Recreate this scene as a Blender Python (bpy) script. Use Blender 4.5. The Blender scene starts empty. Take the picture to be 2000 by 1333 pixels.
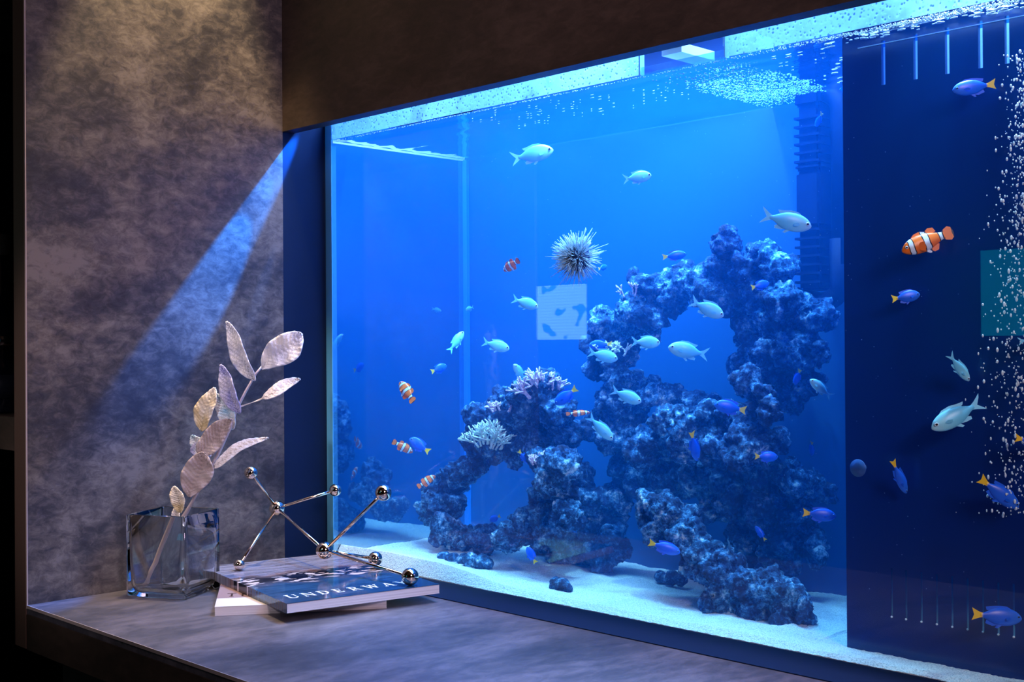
import bpy, bmesh, math, random
from mathutils import Vector, Matrix, noise
random.seed(7)
SC = bpy.context.scene
COL = SC.collection
PI = math.pi

# ------------------------------------------------------------------ camera
CP = Vector((1.66903, -1.20841, .35))
CV = Vector((-.71202463, .70213297, .00549706))
CR = Vector((.70210257, .71204537, -.0065863))
CU = Vector((.00853861, .00083011, .9999632))
F = 2388.37
cd = bpy.data.cameras.new('camera'); co = bpy.data.objects.new('camera', cd); COL.objects.link(co)
M = Matrix((CR, CU, -CV)).transposed().to_4x4(); M.translation = CP
co.matrix_world = M
cd.sensor_width = 36; cd.lens = F / 2000 * 36; cd.clip_start = .01
SC.camera = co
vs = SC.view_settings
vs.view_transform = 'Standard'; vs.look = 'None'; vs.gamma = 1; vs.use_curve_mapping = False; vs.exposure = 0.0
SC.cycles.max_bounces = 12; SC.cycles.transparent_max_bounces = 24; SC.cycles.volume_bounces = 1
SC.cycles.transmission_bounces = 10; SC.cycles.glossy_bounces = 6; SC.cycles.diffuse_bounces = 3
SC.cycles.sample_clamp_indirect = 4
# ------------------------------------------------------------------ world
w = bpy.data.worlds.new('world'); SC.world = w; w.use_nodes = True
w.node_tree.nodes['Background'].inputs[0].default_value = (.5, .55, .8, 1)
w.node_tree.nodes['Background'].inputs[1].default_value = .03

def look(o, tgt):
    d = Vector(tgt) - o.location
    o.rotation_euler = d.to_track_quat('-Z', 'Y').to_euler()

def light(name, typ, loc, tgt, col, power, **kw):
    l = bpy.data.lights.new(name, typ); l.color = col; l.energy = power
    for k, v_ in kw.items(): setattr(l, k, v_)
    o = bpy.data.objects.new(name, l); COL.objects.link(o); o.location = loc; look(o, tgt)
    return o

# tank strips above the water: cool white-blue
light('tank_strip_light', 'AREA', (.63, .12, .93), (.63, .10, 0), (.19, .46, 1), 25.0, shape='RECTANGLE', size=1.24, size_y=.18, spread=math.radians(130))
light('tank_spot_light', 'SPOT', (.62, .12, .93), (.60, .13, 0), (.30, .60, 1), 20.0, spot_size=math.radians(100), spot_blend=.7, shadow_soft_size=.012)
light('tank_spot_light', 'SPOT', (1.13, .05, .93), (1.12, .03, 0), (.42, .68, 1), 30.0, spot_size=math.radians(60), spot_blend=.8, shadow_soft_size=.015)  # extra unseen spot added to brighten the bubbles and right-hand fish
light('tank_violet_light', 'SPOT', (.30, .10, .93), (.20, .12, 0), (.34, .46, 1), 15.0, spot_size=math.radians(60), spot_blend=.8, shadow_soft_size=.015)
for gx, gp in ((.020, 85.0), (.050, 40.0), (.120, 85.0)):
    light('front_gap_light', 'SPOT', (gx, .012, .79), (-.002, -.225, .45), (.0, .22, 1), gp, spot_size=math.radians(15), spot_blend=.45, shadow_soft_size=.002)
light('front_gap_light', 'SPOT', (.050, .012, .79), (-.002, -.13, .43), (.0, .22, 1), 22.0, spot_size=math.radians(4), spot_blend=.8, shadow_soft_size=.002)
# room lamps and added fill lights
light('wall_downlight', 'SPOT', (.085, -.235, 1.28), (.02, -.29, .60), (1, .76, .38), 62.0, spot_size=math.radians(44), spot_blend=.4, shadow_soft_size=.02)
light('track_light', 'AREA', (1.1, -.15, 1.60), (1.1, -.16, 0), (.95, .66, .80), 7.5, shape='RECTANGLE', size=1.7, size_y=.05, spread=math.radians(95))
light('plant_fill_spot', 'SPOT', (.75, -1.75, 1.05), (.075, -.30, .17), (1, .88, .96), 36.0, spot_size=math.radians(20), spot_blend=.6, shadow_soft_size=.04)  # unseen spot added to brighten the leaves and magazines
light('room_fill_light', 'AREA', (2.5, -.95, 1.05), (.15, -.30, .05), (1, .74, .82), 15.0, shape='DISK', size=.45)  # unseen fill light added to brighten magazines, leaves and wall

# ------------------------------------------------------------------ pixel -> world helpers
def ray(u, v): return CV + CR * ((u - 1000) / F) + CU * ((666.5 - v) / F)
def atY(u, v, y):
    d = ray(u, v); return CP + d * ((y - CP.y) / d.y)
def atZ(u, v, z):
    d = ray(u, v); return CP + d * ((z - CP.z) / d.z)
def atD(u, v, dep): return CP + ray(u, v) * dep
def depth(p): return (Vector(p) - CP).dot(CV)

# ------------------------------------------------------------------ mesh helpers
def finish(name, bm, mats, parent=None, smooth=False):
    me = bpy.data.meshes.new(name); bm.normal_update(); bm.to_mesh(me); bm.free()
    if not isinstance(mats, (list, tuple)): mats = [mats]
    for m in mats: me.materials.append(m)
    if smooth:
        for f_ in me.polygons: f_.use_smooth = True
    o = bpy.data.objects.new(name, me); COL.objects.link(o)
    if parent: o.parent = parent
    return o
def tag(o, label=None, cat=None, group=None, kind=None):
    if label: o['label'] = label
    if cat: o['category'] = cat
    if group: o['group'] = group
    if kind: o['kind'] = kind
    return o
def empty(name, loc=(0, 0, 0)):
    o = bpy.data.objects.new(name, None); COL.objects.link(o); o.location = loc; o.empty_display_size = .02
    return o
def box(bm, a, b, mi=0):
    x0, y0, z0 = a; x1, y1, z1 = b
    vs_ = [bm.verts.new(c) for c in ((x0,y0,z0),(x1,y0,z0),(x1,y1,z0),(x0,y1,z0),(x0,y0,z1),(x1,y0,z1),(x1,y1,z1),(x0,y1,z1))]
    for q in ((0,3,2,1),(4,5,6,7),(0,1,5,4),(1,2,6,5),(2,3,7,6),(3,0,4,7)):
        f_ = bm.faces.new([vs_[k] for k in q]); f_.material_index = mi
    return vs_
def boxo(name, a, b, m, parent=None, bev=0):
    bm = bmesh.new(); box(bm, a, b)
    if bev: bmesh.ops.bevel(bm, geom=bm.edges[:], offset=bev, segments=2, affect='EDGES')
    return finish(name, bm, m, parent)
def tube(bm, pts, rads, n=10, caps=True):
    pts = [Vector(p) for p in pts]; rings = []
    up = Vector((.31, .2, .93)).normalized()
    for i, p in enumerate(pts):
        t = (pts[min(i+1, len(pts)-1)] - pts[max(i-1, 0)]).normalized()
        a = t.cross(up)
        if a.length < .05: a = t.cross(Vector((1, 0, 0)))
        a.normalize(); b = t.cross(a)
        r = rads[i] if isinstance(rads, (list, tuple)) else rads
        rings.append([bm.verts.new(p + (a*math.cos(k*2*PI/n) + b*math.sin(k*2*PI/n))*r) for k in range(n)])
    for i in range(len(rings)-1):
        for k in range(n):
            bm.faces.new((rings[i][k], rings[i][(k+1) % n], rings[i+1][(k+1) % n], rings[i+1][k]))
    if caps:
        bm.faces.new(rings[0][::-1]); bm.faces.new(rings[-1])
def ball(bm, c, r, sub=2, sc=(1, 1, 1)):
    mt = Matrix.Translation(c) @ Matrix.Diagonal((r*sc[0], r*sc[1], r*sc[2], 1))
    bmesh.ops.create_icosphere(bm, subdivisions=sub, radius=1, matrix=mt)

# ------------------------------------------------------------------ materials
def nmat(name):
    m = bpy.data.materials.new(name); m.use_nodes = True; nt = m.node_tree
    return m, nt, nt.nodes, nt.links
def simple(name, col, rough=.5, metal=0, **kw):
    m, nt, N, L = nmat(name); b = N['Principled BSDF']
    b.inputs['Base Color'].default_value = (*col, 1); b.inputs['Roughness'].default_value = rough; b.inputs['Metallic'].default_value = metal
    for k, v_ in kw.items(): b.inputs[k.replace('_', ' ')].default_value = v_
    return m
def ramp(N, stops, interp='LINEAR'):
    r = N.new('ShaderNodeValToRGB'); r.color_ramp.interpolation = interp
    e = r.color_ramp.elements
    while len(e) < len(stops): e.new(.5)
    for k, (p, c) in enumerate(stops):
        e[k].position = p; e[k].color = (*c, 1) if len(c) == 3 else c
    return r
def laminate(name, stops, scale=(4, 4, 9), rough=.45, bump=.05):
    m, nt, N, L = nmat(name); b = N['Principled BSDF']
    tc = N.new('ShaderNodeTexCoord'); mp = N.new('ShaderNodeMapping'); mp.inputs['Scale'].default_value = scale
    L.new(tc.outputs['Object'], mp.inputs[0])
    n1 = N.new('ShaderNodeTexNoise'); n1.inputs['Scale'].default_value = 1.35; n1.inputs['Detail'].default_value = 9; n1.inputs['Roughness'].default_value = .6; n1.inputs['Distortion'].default_value = .25
    n2 = N.new('ShaderNodeTexNoise'); n2.inputs['Scale'].default_value = 12; n2.inputs['Detail'].default_value = 12; n2.inputs['Roughness'].default_value = .75; n2.inputs['Distortion'].default_value = .5
    L.new(mp.outputs[0], n1.inputs[0]); L.new(mp.outputs[0], n2.inputs[0])
    mx = N.new('ShaderNodeMix'); mx.inputs[0].default_value = .43
    L.new(n1.outputs[0], mx.inputs[2]); L.new(n2.outputs[0], mx.inputs[3])
    r = ramp(N, stops); L.new(mx.outputs[0], r.inputs[0]); L.new(r.outputs[0], b.inputs['Base Color'])
    b.inputs['Roughness'].default_value = rough
    bp = N.new('ShaderNodeBump'); bp.inputs['Strength'].default_value = bump; bp.inputs['Distance'].default_value = .002
    L.new(mx.outputs[0], bp.inputs['Height']); L.new(bp.outputs[0], b.inputs['Normal'])
    return m
M_WALL = laminate('stone laminate', [(.40, (.020, .019, .027)), (.465, (.046, .041, .048)), (.52, (.095, .080, .078)), (.59, (.175, .148, .138))], scale=(4, 4, 6.5))
M_TOP = laminate('counter laminate', [(.38, (.035, .035, .048)), (.47, (.070, .066, .082)), (.55, (.125, .110, .13)), (.64, (.20, .175, .20))], scale=(5, 2.2, 5), rough=.38)
M_BROWN = laminate('brown laminate', [(.38, (.022, .014, .010)), (.5, (.05, .030, .022)), (.62, (.09, .057, .043))], scale=(2.5, 2.5, 6), rough=.5)
M_EDGE = simple('edge band', (.45, .36, .34), .4)
M_BLACK = simple('black cabinet', (.010, .010, .013), .5)
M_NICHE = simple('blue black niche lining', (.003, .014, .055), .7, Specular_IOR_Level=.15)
M_DARK = simple('dark room paint', (.11, .07, .045), .8)
M_FLOOR = simple('dark floor', (.05, .04, .04), .5)
M_CHROME = simple('polished pale gold metal', (.92, .72, .56), .05, 1)
M_PIPE = simple('dark blue plastic', (.001, .006, .035), .7, Specular_IOR_Level=.2)
M_ACRYL = simple('acrylic edge', (.35, .65, .9), .2)

def glassy(name, ior=1.45, tint=(1, 1, 1), boost=0., rough=0.0, bump=None, gcol=(1, 1, 1), thin=True):
    m, nt, N, L = nmat(name); N.remove(N['Principled BSDF']); out = N['Material Output']
    t = N.new('ShaderNodeBsdfTransparent'); t.inputs[0].default_value = (*tint, 1)
    g = N.new('ShaderNodeBsdfGlossy'); g.inputs['Roughness'].default_value = rough; g.inputs['Color'].default_value = (*gcol, 1)
    if thin:      # Schlick curve, the same from both sides of a thin pane
        lw = N.new('ShaderNodeLayerWeight'); lw.inputs[0].default_value = .5
        pw = N.new('ShaderNodeMath'); pw.operation = 'POWER'; pw.inputs[1].default_value = 5; L.new(lw.outputs['Facing'], pw.inputs[0])
        fr = N.new('ShaderNodeMath'); fr.operation = 'MULTIPLY_ADD'; f0 = ((ior-1)/(ior+1))**2; fr.inputs[1].default_value = 1-f0; fr.inputs[2].default_value = f0; L.new(pw.outputs[0], fr.inputs[0])
    else:
        fr = N.new('ShaderNodeFresnel'); fr.inputs[0].default_value = ior
    mx = N.new('ShaderNodeMixShader')
    if boost:
        ma = N.new('ShaderNodeMath'); ma.operation = 'ADD'; ma.use_clamp = True; ma.inputs[1].default_value = boost
        L.new(fr.outputs[0], ma.inputs[0]); L.new(ma.outputs[0], mx.inputs[0])
    else: L.new(fr.outputs[0], mx.inputs[0])
    L.new(t.outputs[0], mx.inputs[1]); L.new(g.outputs[0], mx.inputs[2]); L.new(mx.outputs[0], out.inputs[0])
    if bump:
        tc = N.new('ShaderNodeTexCoord'); mp = N.new('ShaderNodeMapping'); mp.inputs['Scale'].default_value = bump[0]
        n = N.new('ShaderNodeTexNoise'); n.inputs['Scale'].default_value = 1; n.inputs['Detail'].default_value = 4
        bp = N.new('ShaderNodeBump'); bp.inputs['Strength'].default_value = bump[1]; bp.inputs['Distance'].default_value = .01
        L.new(tc.outputs['Object'], mp.inputs[0]); L.new(mp.outputs[0], n.inputs[0]); L.new(n.outputs[0], bp.inputs['Height'])
        L.new(bp.outputs[0], g.inputs['Normal'])
    return m
M_GLASS = glassy('tank glass', 1.35)
M_SIDE = glassy('mirror like side glass', 1.33, boost=.30, gcol=(.80, .95, 1.0), rough=.03)
M_SURF = glassy('water surface', 1.33, bump=((14, 30, 1), .07), thin=False)

# ------------------------------------------------------------------ tank dimensions
XI, YB, ZW, ZG = .018, .302, .695, .735       # inner face of side pane, back, water line, glass top
XR = 1.32                                     # right end of tank
YF = -.5026; YH = -.0817; ZH = .7028          # wall front edge, header face, header bottom
YBB = -.058                                   # back of header board

# ------------------------------------------------------------------ the setting
def struct(name, a, b, m, label=None):
    o = boxo(name, a, b, m); o['kind'] = 'structure'
    if label: o['label'] = label
    return o
o = struct('wall_left', (-.037, YF, -.06), (0, YH, 1.7), M_WALL, 'mottled grey stone laminate panel left of the aquarium niche')
boxo('edge_band', (-.0015, YF-.0008, -.005), (.0012, YF+.0008, 1.7), M_EDGE, o)
boxo('end_face', (-.037, YF-.0012, -.06), (-.0016, YF, 1.7), simple('brown end face', (.10, .055, .04), .5), o)
o = struct('wall_niche', (-.037, YH, -.06), (-.0005, .36, 1.7), M_NICHE, 'dark blue strip of niche lining between laminate and tank')
o = struct('wall_header', (-.0004, YH, ZH), (3.2, YBB, 1.7), M_BROWN, 'dark brown laminate board running above the aquarium')
struct('shade_trim_1', (.0005, YH, 0), (2.6, -.0003, .0012), M_NICHE, 'dark blue niche floor lining along the tank foot, standing in for header shade')  # strip added where the lamps leave no shadow of the header
struct('wall_hood', (-.0004, .34, -.06), (3.2, .38, 1.7), simple('blue hood lining', (.02, .12, .42), .5), 'dark wall behind the aquarium')
struct('ceiling', (-2.6, -3.2, 1.7), (3.24, .38, 1.76), M_DARK, 'dark ceiling of the room')
struct('floor', (-2.6, -3.2, -.81), (3.24, .38, -.75), M_FLOOR, 'dark floor of the room')
struct('wall_back', (-2.6, -3.26, -.75), (3.24, -3.2, 1.7), M_DARK, 'dark wall behind the viewer')
struct('wall_right', (3.2, -3.2, -.75), (3.26, .34, 1.7), M_DARK, 'dark wall on the right')
struct('wall_far_left', (-2.66, -3.2, -.75), (-2.6, .38, 1.7), M_DARK, 'dark far left wall of the room')

# counter
ct = empty('counter', (0, 0, 0)); tag(ct, 'mottled grey counter shelf in front of the aquarium under vase and magazines', 'counter')
boxo('counter_top', (.0005, YF, -.012), (2.6, .0, 0), M_TOP, ct)
boxo('edge_trim', (.0005, YF-.001, -.004), (2.6, YF-.0002, .0002), M_EDGE, ct)
f_ = boxo('front_fascia', (.0005, YF-.001, -.0606), (2.6, YF+.02, -.0122), M_BROWN, ct)
boxo('base_cabinet', (.0005, YF+.05, -.75), (2.6, .3, -.0608), M_BLACK, ct)

# open shelf unit to the left of the laminate panel
sh = empty('shelf_unit', (-.3, -.45, -.75)); tag(sh, 'black open shelf unit with brown shelf boards left of laminate wall', 'shelf')
def sp(name, a, b, m): 
    o = boxo(name, a, b, m); o.parent = sh; o.location = -sh.location; return o
sp('back_board', (-.8, -.14, -.75), (-.0372, -.12, 1.7), M_BLACK)
sp('side_board', (-.82, YF, -.75), (-.8, -.12, 1.7), M_BLACK)
zs0 = atY(20, 880, YF).z; zs1 = atY(20, 815, YF).z
sp('shelf_board', (-.8, YF, zs0), (-.0372, -.141, zs1), M_BROWN)
sp('shelf_board', (-.8, YF+.02, .93), (-.0372, -.141, .96), M_BROWN)
sp('shelf_board', (-.8, YF, -.40), (-.0372, -.141, -.37), M_BROWN)
def bottle(label, u, v, zb, r, h, capm, yb=-.42):
    p = atY(u, v, yb)
    t = empty('bottle', (p.x, yb, zb)); tag(t, label, 'bottle')
    bm = bmesh.new()
    tube(bm, [(0,0,0),(0,0,.004),(0,0,h*.62),(0,0,h*.72),(0,0,h*.8),(0,0,h*.9)], [r*.94, r, r, r*.7, r*.4, r*.36], 24)
    finish('bottle_body', bm, M_BOTTLE, t, True)
    bm = bmesh.new(); tube(bm, [(0,0,h*.88),(0,0,h*.885),(0,0,h*1.0),(0,0,h*1.005)], [r*.45, r*.5, r*.5, r*.42], 20)
    finish('cap', bm, capm, t, True)
    bm = bmesh.new(); tube(bm, [(0,0,h*.2),(0,0,h*.5)], [r*1.02, r*1.02], 24); finish('bottle_label', bm, M_BLABEL, t, True)
M_BOTTLE = simple('black bottle glass', (.01, .012, .03), .12)
M_BLABEL = simple('bottle label', (.03, .035, .07), .5)
M_SILV = simple('silver cap', (.4, .39, .36), .25, 1)
M_WOODK = simple('pale wood stopper', (.25, .17, .13), .5)
bottle('black bottle with silver cap on the brown shelf board at the left edge', 6, 700, zs1, .026, .115, M_SILV, -.46)
zu = atY(12, 560, YF).z
bottle('tall dark bottle with pale stopper behind the silver capped one', 2, 500, zs1, .03, .292, M_WOODK, -.36)

# lit panels across the room (seen mirrored in the front glass)
def emis(name, col, st, grid=None):
    m, nt, N, L = nmat(name); N.remove(N['Principled BSDF'])
    e = N.new('ShaderNodeEmission'); e.inputs[1].default_value = st; e.inputs[0].default_value = (*col, 1)
    L.new(e.outputs[0], N['Material Output'].inputs[0])
    if grid:
        tc = N.new('ShaderNodeTexCoord'); vo = N.new('ShaderNodeTexVoronoi'); vo.inputs['Scale'].default_value = grid; vo.inputs['Randomness'].default_value = 0
        nz = N.new('ShaderNodeTexNoise'); nz.inputs['Scale'].default_value = grid*.16; nz.inputs['Detail'].default_value = 1
        L.new(tc.outputs['Object'], vo.inputs[0]); L.new(tc.outputs['Object'], nz.inputs[0])
        r = ramp(N, [(.25, (1, 1, 1)), (.62, (.55, .6, .6))]); L.new(vo.outputs['Distance'], r.inputs[0])
        r2 = ramp(N, [(.37, (.08, .3, .35)), (.40, (1, 1, 1))]); L.new(nz.outputs[0], r2.inputs[0])
        mx = N.new('ShaderNodeMix'); mx.data_type = 'RGBA'; mx.blend_type = 'MULTIPLY'; mx.inputs[0].default_value = 1
        mx2 = N.new('ShaderNodeMix'); mx2.data_type = 'RGBA'; mx2.blend_type = 'MULTIPLY'; mx2.inputs[0].default_value = 1
        L.new(r.outputs[0], mx.inputs[6]); L.new(r2.outputs[0], mx.inputs[7]); L.new(mx.outputs[2], mx2.inputs[6]); mx2.inputs[7].default_value = (*col, 1)
        L.new(mx2.outputs[2], e.inputs[0])
    return m
def mirrored(u, v, D):
    p = atY(u, v, D); return Vector((p.x, -p.y, p.z))
def panel(name, u0, v0, u1, v1, D, m, label):
    a = mirrored(u0, v0, D); b = mirrored(u1, v1, D); c = (a+b)/2
    t = empty(name, (c.x, c.y, min(a.z, b.z))); tag(t, label, 'light panel')
    hx, z1 = abs(a.x-b.x)/2, abs(a.z-b.z)
    boxo('panel_frame', (-hx-.008, -.03, -.008), (hx+.008, -.002, z1+.008), M_BLACK, t)
    boxo('panel_face', (-hx, -.0019, 0), (hx, .002, z1), m, t)
panel('light_panel', 1045, 560, 1145, 663, 1.9, emis('led panel', (.45, 1, .85), 6, 95), 'small square lit panel with dark spots across the room, mirrored in tank glass')
panel('light_panel', 1915, 490, 2060, 655, 1.9, emis('dim screen', (.0, .62, 1), 1.8), 'plain dim teal lit panel across the room, mirrored at right in tank glass')

# ------------------------------------------------------------------ aquarium
M_BACKP = simple('blue tank background', (.0, .080, .27), .6)
aq = empty('aquarium', (0, 0, 0)); tag(aq, 'large glass aquarium set in the niche beside the laminate wall', 'aquarium')
boxo('front_pane', (0, 0, 0), (XR, .002, ZG), M_GLASS, aq)
bm = bmesh.new(); box(bm, (XI-.0005, .003, 0), (XI, YB, ZG)); finish('side_pane', bm, M_SIDE, aq)
boxo('side_pane_edge', (.0005, .0022, 0), (XI-.0008, .012, ZG), simple('side glass edge', (.16, .55, .85), .3), aq)
boxo('side_reflection_panel', (.0, .0125, 0), (.002, YB, ZG), simple('blue side reflection', (.0, .12, .40), .5), aq)  # painted blue stands in for the back panel mirrored in the side glass
boxo('back_panel', (0, YB, -.005), (XR, YB+.006, ZG), M_BACKP, aq)
boxo('base_panel', (0, 0, -.006), (XR, YB, -.0005), M_NICHE, aq)
boxo('right_pane', (XR, 0, 0), (XR+.006, YB, ZG), M_NICHE, aq)
boxo('corner_seam', (XI+.0002, YB-.007, 0), (XI+.011, YB-.0005, ZW-.002), simple('clear silicone', (.02, .22, .75), .5), aq)
# acrylic braces around the top (white blue rims seen above the water)
M_BRACE = glassy('frosted acrylic brace', 1.45, tint=(.55, .8, .95), boost=.04, rough=.2)
boxo('cross_brace', (.676, .006, ZW+.004), (.806, YB-.002, ZW+.012), M_BRACE, aq)

boxo('waterline_rim', (XI+.0003, .004, ZW-.0035), (XI+.0016, YB-.002, ZW-.0002), simple('pale water line', (.75, .85, .95), .3), aq)
for x_ in (.6745, .8055): boxo('brace_edge', (x_, .0036, ZW+.002), (x_+.0016, .012, ZG), M_ACRYL, aq)
boxo('brace_block', (.690, .03, ZG-.012), (.722, .10, ZG), simple('frosted white acrylic', (.8, .9, 1), .4), aq)
boxo('brace_block', (.785, .03, ZG-.016), (.812, .10, ZG), simple('frosted blue acrylic', (.35, .6, .95), .4), aq)
# water
def watermat():
    m, nt, N, L = nmat('tank water'); N.remove(N['Principled BSDF'])
    s = N.new('ShaderNodeVolumeScatter'); s.inputs['Color'].default_value = (.01, .27, 1, 1); s.inputs['Density'].default_value = .8; s.inputs['Anisotropy'].default_value = .2
    a = N.new('ShaderNodeVolumeAbsorption'); a.inputs['Color'].default_value = (.22, .78, 1, 1); a.inputs['Density'].default_value = 1.1
    ad = N.new('ShaderNodeAddShader'); L.new(s.outputs[0], ad.inputs[0]); L.new(a.outputs[0], ad.inputs[1]); L.new(ad.outputs[0], N['Material Output'].inputs['Volume'])
    return m
wt = boxo('water', (XI+.0001, .0025, .0002), (XR-.001, YB-.0005, ZW), watermat()); tag(wt, 'clear blue salt water filling the aquarium up to just below the header', 'water', kind='stuff')
bm = bmesh.new(); nx, ny = 160, 40
g = [[bm.verts.new((XI+.001+(XR-XI-.003)*i/nx, .003+(YB-.004)*j/ny, ZW+.0005+.0012*noise.noise(Vector((i*.11, j*.35, 0))))) for j in range(ny+1)] for i in range(nx+1)]
for i in range(nx):
    for j in range(ny): bm.faces.new((g[i][j], g[i+1][j], g[i+1][j+1], g[i][j+1]))
finish('water_surface', bm, M_SURF, wt, True)

# condensation on the strip of glass above the water line
def condmat():
    m, nt, N, L = nmat('condensation'); N.remove(N['Principled BSDF'])
    tc = N.new('ShaderNodeTexCoord'); n = N.new('ShaderNodeTexNoise'); n.inputs['Scale'].default_value = 160; n.inputs['Detail'].default_value = 3
    vo = N.new('ShaderNodeTexVoronoi'); vo.inputs['Scale'].default_value = 190
    n3 = N.new('ShaderNodeTexNoise'); n3.inputs['Scale'].default_value = 14; n3.inputs['Detail'].default_value = 3
    for q in (n, vo, n3): L.new(tc.outputs['Object'], q.inputs[0])
    tr = N.new('ShaderNodeBsdfTranslucent'); tr.inputs[0].default_value = (.45, .62, .75, 1)
    tp = N.new('ShaderNodeBsdfTransparent'); tp.inputs[0].default_value = (.7, .9, 1, 1)
    gl = N.new('ShaderNodeBsdfGlossy'); gl.inputs['Roughness'].default_value = .3
    a = N.new('ShaderNodeMixShader'); a.inputs[0].default_value = .25
    L.new(tr.outputs[0], a.inputs[1]); L.new(gl.outputs[0], a.inputs[2])
    r = ramp(N, [(.22, (.15,)*3), (.34, (1,)*3)]); L.new(vo.outputs['Distance'], r.inputs[0])
    r3 = ramp(N, [(.35, (.25,)*3), (.6, (1,)*3)]); L.new(n3.outputs[0], r3.inputs[0])
    mu = N.new('ShaderNodeMath'); mu.operation = 'MULTIPLY'; L.new(r.outputs[0], mu.inputs[0]); L.new(r3.outputs[0], mu.inputs[1])
    b = N.new('ShaderNodeMixShader'); L.new(mu.outputs[0], b.inputs[0]); L.new(tp.outputs[0], b.inputs[1]); L.new(a.outputs[0], b.inputs[2])
    L.new(b.outputs[0], N['Material Output'].inputs[0])
    return m
M_COND = condmat()
bm = bmesh.new()
for (xa, xb) in ((.004, .674), (.808, XR-.003)): box(bm, (xa, .0027, ZW+.002), (xb, .0034, ZG))
M_DROP = glassy('water drop', 1.33, boost=.08)
for k in range(900):
    x = random.uniform(.03, 1.28)
    if .67 < x < .81: continue
    r = random.choice((.0006, .0008, .0011, .0015)) * (1 if x > .8 else .8)
    ball(bm, Vector((x, -.0004, random.uniform(ZW+.003, ZW+.024))), r, 1, (1, .5, 1))
for f_ in bm.faces:
    if len(f_.verts) == 3: f_.material_index = 1
tag(finish('condensation', bm, [M_COND, M_DROP]), 'fogged beads of condensation on the glass strip above the water line', 'condensation', kind='stuff')
# foam specks along the water line and bubbles under the brace
bm = bmesh.new()
for k in range(1500):
    x = random.triangular(.78, 1.3, 1.25); ball(bm, Vector((x, random.uniform(.003, .008), ZW-.001+random.uniform(-.0035, .003)*(.3+(x-.78)*1.6))), random.uniform(.0004, .0010), 1)
for k in range(500):
    x = random.uniform(.03, .8); ball(bm, Vector((x, .004, ZW-.001+random.uniform(-.0008, .0008))), random.uniform(.0004, .0007), 1)
for k in range(1500):
    x = random.uniform(.68, .802); y = random.triangular(.01, .29, .24); ball(bm, Vector((x, y, ZW-.002+random.uniform(-.002, .0))), random.uniform(.0005, .0016), 1, (1, 1, .7))
for k in range(60):
    x = random.uniform(.3, .67); y = random.uniform(.02, .16); ball(bm, Vector((x, y, ZW-.0015)), random.uniform(.0005, .001), 1, (random.uniform(1, 4), 1, .6))
for k in range(110):
    x = random.uniform(.83, 1.25); y = random.uniform(.02, .04) if x > .93 else random.uniform(.03, .25); ball(bm, Vector((x, y, ZW-.002)), random.uniform(.0012, .0028), 1, (random.uniform(1, 2.5), 1, .5))
M_FOAM = simple('foam bubbles', (.85, .95, 1), .15)
tag(finish('foam', bm, M_FOAM, None, True), 'tiny foam bubbles floating along the water line and under the acrylic brace', 'foam', kind='stuff')

# overflow box
M_OVER = simple('dark blue acrylic', (.002, .02, .17), .25)
ov = empty('overflow_box', (.94, .045, 0)); tag(ov, 'dark blue overflow box with slots at the right end of the aquarium', 'overflow box')
W_, H_ = XR-.002-.94, ZW+.02
bm = bmesh.new()
def slotpos(u, v): return atY(u, v, .045)
tops = [slotpos(u, 110).x-.94 for u in (1725, 1788, 1850, 1915, 1967)] + [.31, .34]
bots = [slotpos(u, 1160).x-.94 for u in (1742, 1770, 1800, 1830, 1860, 1890, 1920, 1950, 1980)]
xs = [0.] ; 
def wallrow(z0, z1, slots, hw):
    x = 0
    for s in slots:
        box(bm, (x, 0, z0), (s-hw, .005, z1)); x = s+hw
    box(bm, (x, 0, z0), (W_, .005, z1))
zt0 = slotpos(1788, 155).z; zt1 = slotpos(1788, 66).z; zb1 = slotpos(1800, 1118).z; zb0 = slotpos(1800, 1215).z
wallrow(zt0, zt1, tops, .0024); box(bm, (0, 0, zt1), (W_, .005, H_)); box(bm, (0, 0, zb1), (W_, .005, zt0)); box(bm, (0, 0, 0), (W_, .005, zb0)); wallrow(zb0, zb1, bots, .0010)
finish('slotted_front', bm, M_OVER, ov)
boxo('side_wall', (0, .0052, 0), (.005, YB-.047, H_), M_OVER, ov)
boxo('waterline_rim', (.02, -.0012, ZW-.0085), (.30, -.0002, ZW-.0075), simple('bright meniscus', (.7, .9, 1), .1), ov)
bm = bmesh.new()
for b_ in bots: ball(bm, Vector((b_, -.001, zb0)), .0014, 1)
finish('drain_stub', bm, M_FOAM, ov, True)
# added pale reflector inside overflow so slots read lighter than the face
boxo('slot_reflector', (.006, .03, zt0-.03), (W_, .034, zt1), simple('pale blue acrylic', (.35, .75, 1), .3), ov)

# suction cup on the front glass
p = atY(1675, 915, .004)
sc_ = empty('suction_cup', p); tag(sc_, 'small clear suction cup stuck on the glass beside the overflow box', 'suction cup')
bm = bmesh.new()
def lathe_y(bm, prof, n=28):
    rings = [[bm.verts.new((r*math.cos(k*2*PI/n), y, r*math.sin(k*2*PI/n))) for k in range(n)] for r, y in prof]
    for i in range(len(rings)-1):
        for k in range(n): bm.faces.new((rings[i][k], rings[i][(k+1)%n], rings[i+1][(k+1)%n], rings[i+1][k]))
    bm.faces.new(rings[-1]); bm.faces.new(rings[0][::-1])
lathe_y(bm, [(.0095, 0), (.0098, .001), (.007, .004), (.0045, .006)])
finish('cup', bm, simple('blue rubber', (.03, .12, .42), .25), sc_, True)
bm = bmesh.new(); lathe_y(bm, [(.0035, .006), (.0045, .008), (.0045, .011), (.002, .012)]); finish('stem_knob', bm, simple('blue knob', (.2, .45, .85), .2), sc_, True)

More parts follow.
